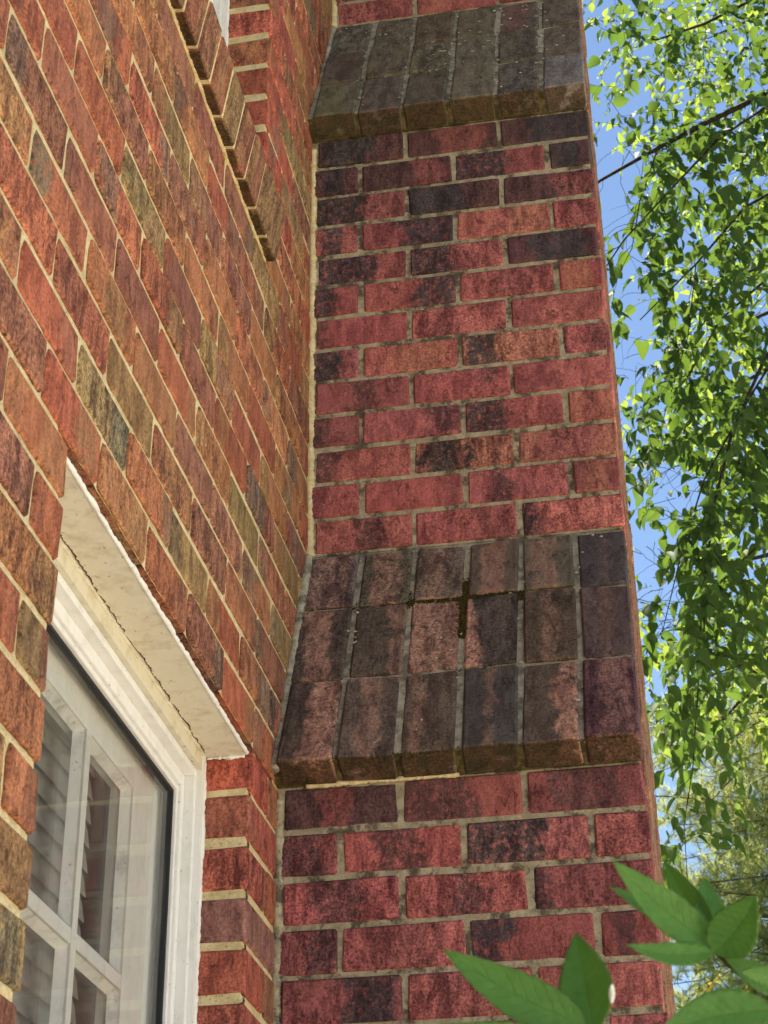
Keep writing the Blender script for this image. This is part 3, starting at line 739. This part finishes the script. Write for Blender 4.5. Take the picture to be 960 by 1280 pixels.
# ------------------------------------------------------------------ shrub sprigs in front of the camera
shrub = empty('shrub', (1.0, -1.3, 0)); tag(shrub, 'green shrub with long pointed leaves in the lower right foreground', 'shrub')
def sub(o, root):
    o.parent = root; o.matrix_parent_inverse = Matrix.Translation(-Vector(root.location)); return o
def big_leaf(tip, base, wpx, Y, Yt, lean, curve=0.06, asym=0.0):
    """leaf of the shrub from its stalk to its tip, width in photograph pixels at its distance"""
    P, Q = pix(*base, Y), pix(*tip, Yt); L = (Q-P).length; d = (Q-P).normalized()
    ppm = FPX/((P-CAM).dot(fwd)); W = wpx/ppm
    view = (CAM-(P+Q)/2).normalized(); side = d.cross(view).normalized(); nrm = (side.cross(d)).normalized()
    nrm = (Matrix.Rotation(lean, 3, d) @ nrm).normalized(); side = d.cross(nrm).normalized()
    V = []; F = []; LF = []; n = 48; k = 6
    for i in range(n+1):
        t = i/n; wv = W/2*(math.sin(math.pi*min(1, t**0.80))**0.85)*(1-0.25*t) * 1.12
        wv *= 1 + 0.05*(((t*15) % 1.0) - 0.5)*(1 if 0.1 < t < 0.95 else 0)
        if i == n: wv = 0.0003
        c = P + d*(L*t) + nrm*(-curve*L*math.sin(math.pi*t)*0.5) + side*(asym*L*math.sin(math.pi*t))
        for j in range(-k, k+1):
            q = j/k; LF += [t, q, 0.0]
            V.append(c + side*(wv*q) + nrm*(abs(q)**1.2*wv*0.22 + 0.0004*math.sin(t*60+abs(q)*9)*abs(q)))
    m_ = 2*k+1
    for i in range(n):
        for j in range(2*k): F.append((i*m_+j, i*m_+j+1, (i+1)*m_+j+1, (i+1)*m_+j))
    me = mesh('leaf', V, F, True); me.attributes.new('lf', 'FLOAT_VECTOR', 'POINT').data.foreach_set('vector', LF)
    o = link('leaf', me, 'leaf_near'); sub(o, shrub)
    sm = o.modifiers.new('thickness', 'SOLIDIFY'); sm.thickness = 0.0004
    return P, Q
Yn = -1.75
big_leaf((554, 1187), (732, 1282), 60, Yn, Yn-0.02, 0.25, 0.05, -0.03)
big_leaf((719, 1166), (742, 1292), 74, Yn+.01, Yn+.05, -0.25, 0.05)
big_leaf((766, 1076), (896, 1186), 50, Yn+.03, Yn-.02, 0.3, 0.06, -0.02)
big_leaf((762, 1108), (866, 1160), 26, Yn+.06, Yn+.03, 0.5, 0.08)
big_leaf((784, 1181), (892, 1190), 30, Yn+.02, Yn-.02, 0.35, 0.1, -0.04)
big_leaf((830, 1076), (893, 1188), 46, Yn+.07, Yn+.09, -0.3, 0.05)
big_leaf((880, 1096), (899, 1190), 46, Yn+.06, Yn+.09, 0.3, 0.05)
big_leaf((944, 1120), (892, 1192), 64, Yn+.02, Yn+.0, -0.2, 0.08, 0.05)
big_leaf((822, 1292), (966, 1262), 62, Yn-.02, Yn-.04, 0.2, 0.1, 0.05)
big_leaf((536, 1282), (700, 1300), 40, Yn-.02, Yn-.04, 0.2, 0.08, -0.03)
big_leaf((640, 1270), (735, 1310), 30, Yn+.0, Yn-.0, 0.2, 0.08)
big_leaf((905, 1196), (985, 1240), 34, Yn+.04, Yn+.02, 0.2, 0.08)
big_leaf((926, 1215), (1000, 1225), 30, Yn+.02, Yn+.0, -0.4, 0.08)
fl = MB(); c0 = pix(765, 1242, Yn+.006); rx, ry = 3.5*0.0005, 11*0.0005
fl.v = [tuple(c0 + rt*(rx*math.cos(t*.5236)) + up*(ry*math.sin(t*.5236)) + fwd*(.001*math.sin(t*1.3))) for t in range(12)] + [tuple(c0 - fwd*.0012)]
fl.f = [(t, (t+1) % 12, 12) for t in range(12)]
sub(fl.build('white_fleck', 'white', None, True), shrub)
m = MB()
root = Vector((1.0, -1.3, 0.0)); hub1 = pix(736, 1290, Yn); hub2 = pix(893, 1190, Yn+.03)
low = pix(960, 1500, Yn+.1)
m.tube([root, root.lerp(low, .6)+Vector((.05, 0, 0)), low], [.012, .008, .005], 7)
m.tube([low, pix(960, 1330, Yn+.06), pix(945, 1235, Yn+.04), hub2], [.004, .003, .0022, .0014], 6)
m.tube([low, pix(850, 1400, Yn+.03), hub1], [.004, .003, .0016], 6)
sub(m.build('stem', 'stem', None, True), shrub)

# ------------------------------------------------------------------ trees
def limb_points(a, b, sag, n=8, wob=0.03):
    a, b = Vector(a), Vector(b); L = (b-a).length; P = []
    for i in range(n+1):
        t = i/n; p = a.lerp(b, t); p.z += sag*L*math.sin(math.pi*t)
        if 0 < i < n: p += Vector((random.gauss(0, wob), random.gauss(0, wob), random.gauss(0, wob)))*L*0.3
        P.append(p)
    return P
# sky seen through the crown: few leaves hang where these gaps lie
class Tree:
    def __init__(s, name, loc, label, cat, leafmat, barkmat):
        s.root = empty(name, loc); tag(s.root, label, cat); s.leafmat = leafmat; s.barkmat = barkmat; s.leaves = []; s.twigs = MB(); s.n = 0
    def limb(s, pts, r0, r1, name='branch', n=7):
        m = MB(); k = len(pts); m.tube(pts, [r0+(r1-r0)*i/(k-1) for i in range(k)], n); sub(m.build(name, s.barkmat, None, True), s.root)
    def leaf(s, p, d, nrm, L, W):
        s.leaves.append((Vector(p), d, nrm, L, W))
    def hang(s, p, length, step, L, droop=1.0, spread=None, tw=0.0012):
        """a twig with alternate leaves"""
        p = Vector(p); d = spread.normalized() if spread is not None else Vector((random.uniform(-1, 1), random.uniform(-1, 1), random.uniform(-.8, .3))).normalized()
        P = [p.copy()]; dist = 0; side = 1
        while dist < length:
            d = (d + Vector((random.gauss(0, .18), random.gauss(0, .18), random.gauss(0, .15) - 0.10*droop))).normalized()
            p = p + d*step; dist += step; P.append(p.copy())
            sd = d.cross(Vector((random.gauss(0, .5), random.gauss(0, .5), 1))).normalized()*side; side = -side
            ld = (sd*0.8 + d*0.5 + Vector((0, 0, -0.55)) + Vector((random.gauss(0, .25), random.gauss(0, .25), random.gauss(0, .25)))).normalized()
            nr = Vector((random.gauss(0, .55), random.gauss(0, .55), 1)).normalized()
            l = L*random.uniform(.6, 1.15); s.leaf(p, ld, nr, l, l*random.uniform(.52, .66))
        if len(P) > 1: s.twigs.tube(P, [tw*1.3 - tw*0.8*i/(len(P)-1) for i in range(len(P))], 4)
    def finish(s, keep, gap=None):
        VL, FL = leaf_shape(1.0, 1.0, 0.35, 0.72, 4)
        base = mesh('leaf', [(x*0.6, y, z) for x, y, z in VL], FL, True); base.materials.append(M[s.leafmat])
        its = []
        for (p, d, nr, L, W) in s.leaves:
            q = proj(p)
            if gap and q and gap(q[0], q[1]): continue
            vis = q is not None and 735 < q[0] < 970 and -10 < q[1] < 1290
            its.append(((L*FPX/q[2]) if vis else 0, p, d, nr, L, W))
        its.sort(key=lambda t: -t[0])
        for (a, p, d, nr, L, W) in its[:keep]:
            o = link('leaf', base, None); o.parent = s.root
            R3 = frame_from(d, nr).to_4x4()
            o.matrix_local = Matrix.Translation(p-Vector(s.root.location)) @ R3 @ Matrix.Diagonal((W/0.6, L, L, 1))
        V = []; F = []
        for (a, p, d, nr, L, W) in its[keep:]:
            R3 = frame_from(d, nr); b = len(V)
            V += [p + R3 @ Vector((x*W, y*L, z*L)) for x, y, z in VL]; F += [tuple(b+i for i in f) for f in FL]
        if V:
            o = link('foliage', mesh('foliage', V, F, True), s.leafmat); o['kind'] = 'stuff'; sub(o, s.root)
        if s.twigs.v:
            o = sub(s.twigs.build('twigs', s.barkmat), s.root); o['kind'] = 'stuff'
        return len(its)

# near tree: limbs reach in from the right and droop
T = Tree('deciduous_tree', (4.2, 5.6, 0), 'leafy tree whose dark drooping branches hang beside the chimney', 'tree', 'leaf_tree', 'bark')
T.limb([(4.2, 5.6, -0.2), (4.15, 5.55, 2.5), (4.0, 5.4, 5.0), (3.8, 5.3, 7.5), (3.6, 5.2, 10)], .20, .06, 'trunk', 10)
def chain(pts, off):
    return [pix(u, v, Y) for (u, v, Y) in pts]
limbs = [
 ([(1500, -120, 5.2), (1200, 0, 5.0), (1050, 75, 4.8), (960, 116, 4.7), (880, 155, 4.6), (810, 192, 4.6), (750, 226, 4.6), (715, 255, 4.6)], .030, .006),
 ([(1050, 75, 4.8), (960, 132, 4.6), (900, 172, 4.5), (840, 235, 4.4), (780, 300, 4.4), (750, 345, 4.4)], .011, .003),
 ([(1500, 60, 5.6), (1200, 60, 5.3), (1040, 30, 5.2), (960, -10, 5.1), (880, 30, 5.0), (820, 50, 5.0), (760, 40, 5.0)], .022, .004),
 ([(1500, 300, 5.2), (1150, 220, 5.0), (1000, 220, 4.9), (930, 260, 4.8), (870, 330, 4.7), (800, 400, 4.7)], .018, .003),
 ([(1500, 200, 4.6), (1150, 260, 4.5), (1010, 380, 4.4), (955, 450, 4.3), (915, 540, 4.3), (893, 630, 4.3), (882, 720, 4.3), (879, 830, 4.3)], .016, .003),
 ([(1010, 380, 4.4), (935, 500, 4.5), (880, 600, 4.5), (852, 690, 4.5), (828, 790, 4.5)], .008, .002),
 ([(893, 630, 4.3), (878, 740, 4.25), (873, 850, 4.25), (866, 960, 4.25), (855, 1030, 4.25), (860, 1110, 4.25)], .005, .0014),
 ([(1500, 600, 5.4), (1150, 560, 5.2), (1000, 620, 5.0), (940, 690, 5.0), (880, 740, 5.0)], .014, .003),
 ([(1500, 900, 5.4), (1150, 760, 5.2), (1000, 780, 5.0), (930, 830, 4.9), (870, 850, 4.9)], .012, .003),
 ([(820, 192, 4.6), (800, 250, 4.6), (790, 310, 4.6), (770, 350, 4.6)], .005, .0015),
 ([(870, 330, 4.7), (860, 420, 4.7), (830, 520, 4.7), (815, 620, 4.7)], .004, .0012),
 ([(1500, 420, 5.8), (1100, 330, 5.6), (980, 330, 5.5), (900, 400, 5.4), (860, 470, 5.3), (820, 480, 5.3)], .014, .003),
]
for pts, r0, r1 in limbs:
    P = chain(pts, 0); T.limb(P, r0*0.85, r1*0.95)
for i in (0, 2, 3, 4, 7, 8, 11):
    p = chain(limbs[i][0], 0)[0]; h = max(1.5, p.z-1.0); T.limb(limb_points((4.1, 5.5, min(h, 9.0)), p, .03, 5), .05, limbs[i][1]*0.85)
def in_gap(gaps, keep):
    def f(u, v):
        for (cu, cv, ru, rv) in gaps:
            if ((u-cu)/ru)**2 + ((v-cv)/rv)**2 < 1: return random.random() > keep
        return False
    return f
for pts, r0, r1 in limbs:
    P = chain(pts, 0)
    for a, b in zip(P[:-1], P[1:]):
        L = (b-a).length; ux = proj((a+b)/2)
        n = max(1, int(L*(16 if ux and ux[0] < 1050 else 4)))
        for i in range(n):
            T.hang(a.lerp(b, random.random()), random.uniform(.15, .55), 0.042, 0.094, random.uniform(.5, 1.4))
def fillreg(T, n, u0, u1, v0, v1, ya, yb, L, ln):
    for i in range(n):
        T.hang(pix(random.uniform(u0, u1), random.uniform(v0, v1), random.uniform(ya, yb)), random.uniform(*ln), L*0.62, L, random.uniform(.6, 1.6))
fillreg(T, 100, 745, 1150, -80, 210, 4.3, 6.0, .096, (.2, .5))
fillreg(T, 74, 815, 1150, 200, 430, 4.2, 5.8, .098, (.2, .5))
fillreg(T, 44, 775, 980, 470, 640, 4.4, 5.6, .090, (.15, .4))
fillreg(T, 48, 860, 1150, 430, 830, 4.3, 5.8, .098, (.2, .5))
fillreg(T, 16, 770, 840, 400, 720, 4.4, 5.6, .078, (.15, .35))
fillreg(T, 10, 840, 960, 820, 980, 4.4, 5.6, .088, (.15, .4))
GAPS = [(775, 300, 26, 90), (790, 440, 20, 40), (770, 225, 30, 30), (850, 610, 26, 36), (800, 690, 24, 44), (835, 760, 22, 50), (905, 210, 20, 20), (860, 110, 20, 20)]
n1 = T.finish(290, in_gap(GAPS, .22))

# farther tree: lighter, sunlit foliage
T2 = Tree('sunlit_tree', (6.0, 13.5, 0), 'bright yellow green tree behind the drooping branches', 'tree', 'leaf_far', 'bark')
T2.limb([(6.0, 13.5, -0.2), (5.9, 13.4, 4), (5.6, 13.2, 8), (5.2, 13, 12)], .28, .09, 'trunk', 10)
for i in range(16):
    v = -60 + i*62; u0 = random.uniform(1350, 1600)
    P = [pix(u0, v-60+random.uniform(-60, 60), 13), pix(1150, v-40, 12.4), pix(1000, v, 12), pix(930, v+random.uniform(-10, 50), 11.6), pix(880, v+random.uniform(10, 90), 11.4)]
    T2.limb(P, .05, .004)
    T2.limb([(5.8, 13.3, min(11.5, max(2.5, P[0].z-1.2))), P[0]], .07, .05, 'branch', 6)
def fillreg2(T, n, v0, v1, prob):
    c = 0
    while c < n:
        u, v, Y = random.uniform(735, 1150), random.uniform(v0, v1), random.uniform(10.2, 13.5)
        dn = mnoise.noise(Vector((u*0.012, v*0.012, Y*0.35)))
        if dn < prob(u, v): continue
        T.hang(pix(u, v, Y), random.uniform(.3, .7), .055, .105, random.uniform(.2, 1.0), None, .003); c += 1
fillreg2(T2, 850, -60, 920, lambda u, v: (.02 if u > 860 else .16) if v < 620 else (-.08 if u > 800 else .0))
GAPS2 = [(785, 330, 40, 150), (760, 240, 30, 60), (795, 450, 26, 40), (850, 620, 40, 45), (830, 720, 36, 80), (900, 230, 30, 25), (800, 640, 26, 60), (820, 930, 22, 40)]
n2 = T2.finish(0, in_gap(GAPS2, .10))

# pine far behind, lower right
PN = empty('pine_tree', (5.5, 21, 0)); tag(PN, 'pale soft needled pine tree at the right edge behind the shrub leaves', 'tree')
m = MB(); m.tube([(5.5, 21, -.2), (5.5, 21, 6), (5.4, 21, 12), (5.3, 21, 15)], [.3, .24, .12, .03], 10); sub(m.build('trunk', 'pine_bark', None, True), PN)
br = MB(); V = []; F = []
def tuft(p, d, n, L):
    for i in range(n):
        dd = (d + Vector((random.gauss(0, .55), random.gauss(0, .55), random.gauss(0, .5)))).normalized()
        s_ = dd.orthogonal().normalized()*0.0038; b = len(V); e = p + dd*L*random.uniform(.7, 1.1)
        V.extend([p-s_, p+s_, e+s_*.3, e-s_*.3]); F.append((b, b+1, b+2, b+3))
for i in range(54):
    v = 850 + 490*(i+random.random())/54; Y0 = random.uniform(17.5, 22)
    a = pix(random.uniform(1200, 1420), v - random.uniform(60, 140), 21); e = pix(random.uniform(770, 960), v + random.uniform(-20, 60), Y0)
    P = limb_points(a, e, -.04, 9, .05)
    mm = MB(); mm.tube(P, [.035-.030*k/9 for k in range(10)], 5); sub(mm.build('branch', 'pine_bark', None, True), PN)
    if i % 3 == 0:
        mm = MB(); mm.tube([(5.45, 21, max(1.5, a.z-.6)), a], [.05, .036], 6); sub(mm.build('branch', 'pine_bark', None, True), PN)
    for k in range(2, 9):
        for s_ in range(6 + k):
            p0 = P[k].lerp(P[k+1], random.random()); d = Vector((random.uniform(-1, .4), random.uniform(-1, 1), random.uniform(-.5, .8))).normalized()
            ln = random.uniform(.2, .6); q = p0 + d*ln; br.tube([p0, q], [.004, .002], 3)
            for t in range(5): tuft(p0.lerp(q, .3+.7*t/4), d, 14, .13)
o = sub(br.build('twigs', 'pine_bark'), PN); o['kind'] = 'stuff'
o = link('needles', mesh('needles', V, F), 'needle'); o['kind'] = 'stuff'; sub(o, PN)
print('leaves', n1, n2, 'needle quads', len(F))
# small tree with turning leaves, just showing at the lower right corner
T3 = Tree('autumn_tree', (2.6, 12.5, 0), 'small tree with yellow and reddish leaves in the lower right corner', 'tree', 'leaf_autumn', 'bark')
T3.limb([(2.6, 12.5, -.1), (2.5, 12.4, 2.2), (2.2, 12.3, 3.6), (1.9, 12.2, 4.4)], .07, .015, 'trunk', 8)
for i in range(60):
    T3.hang(pix(random.uniform(830, 1120), random.uniform(1195, 1420), random.uniform(11.8, 12.8)), random.uniform(.2, .5), .05, .075, .3, None, .003)
T3.finish(0)
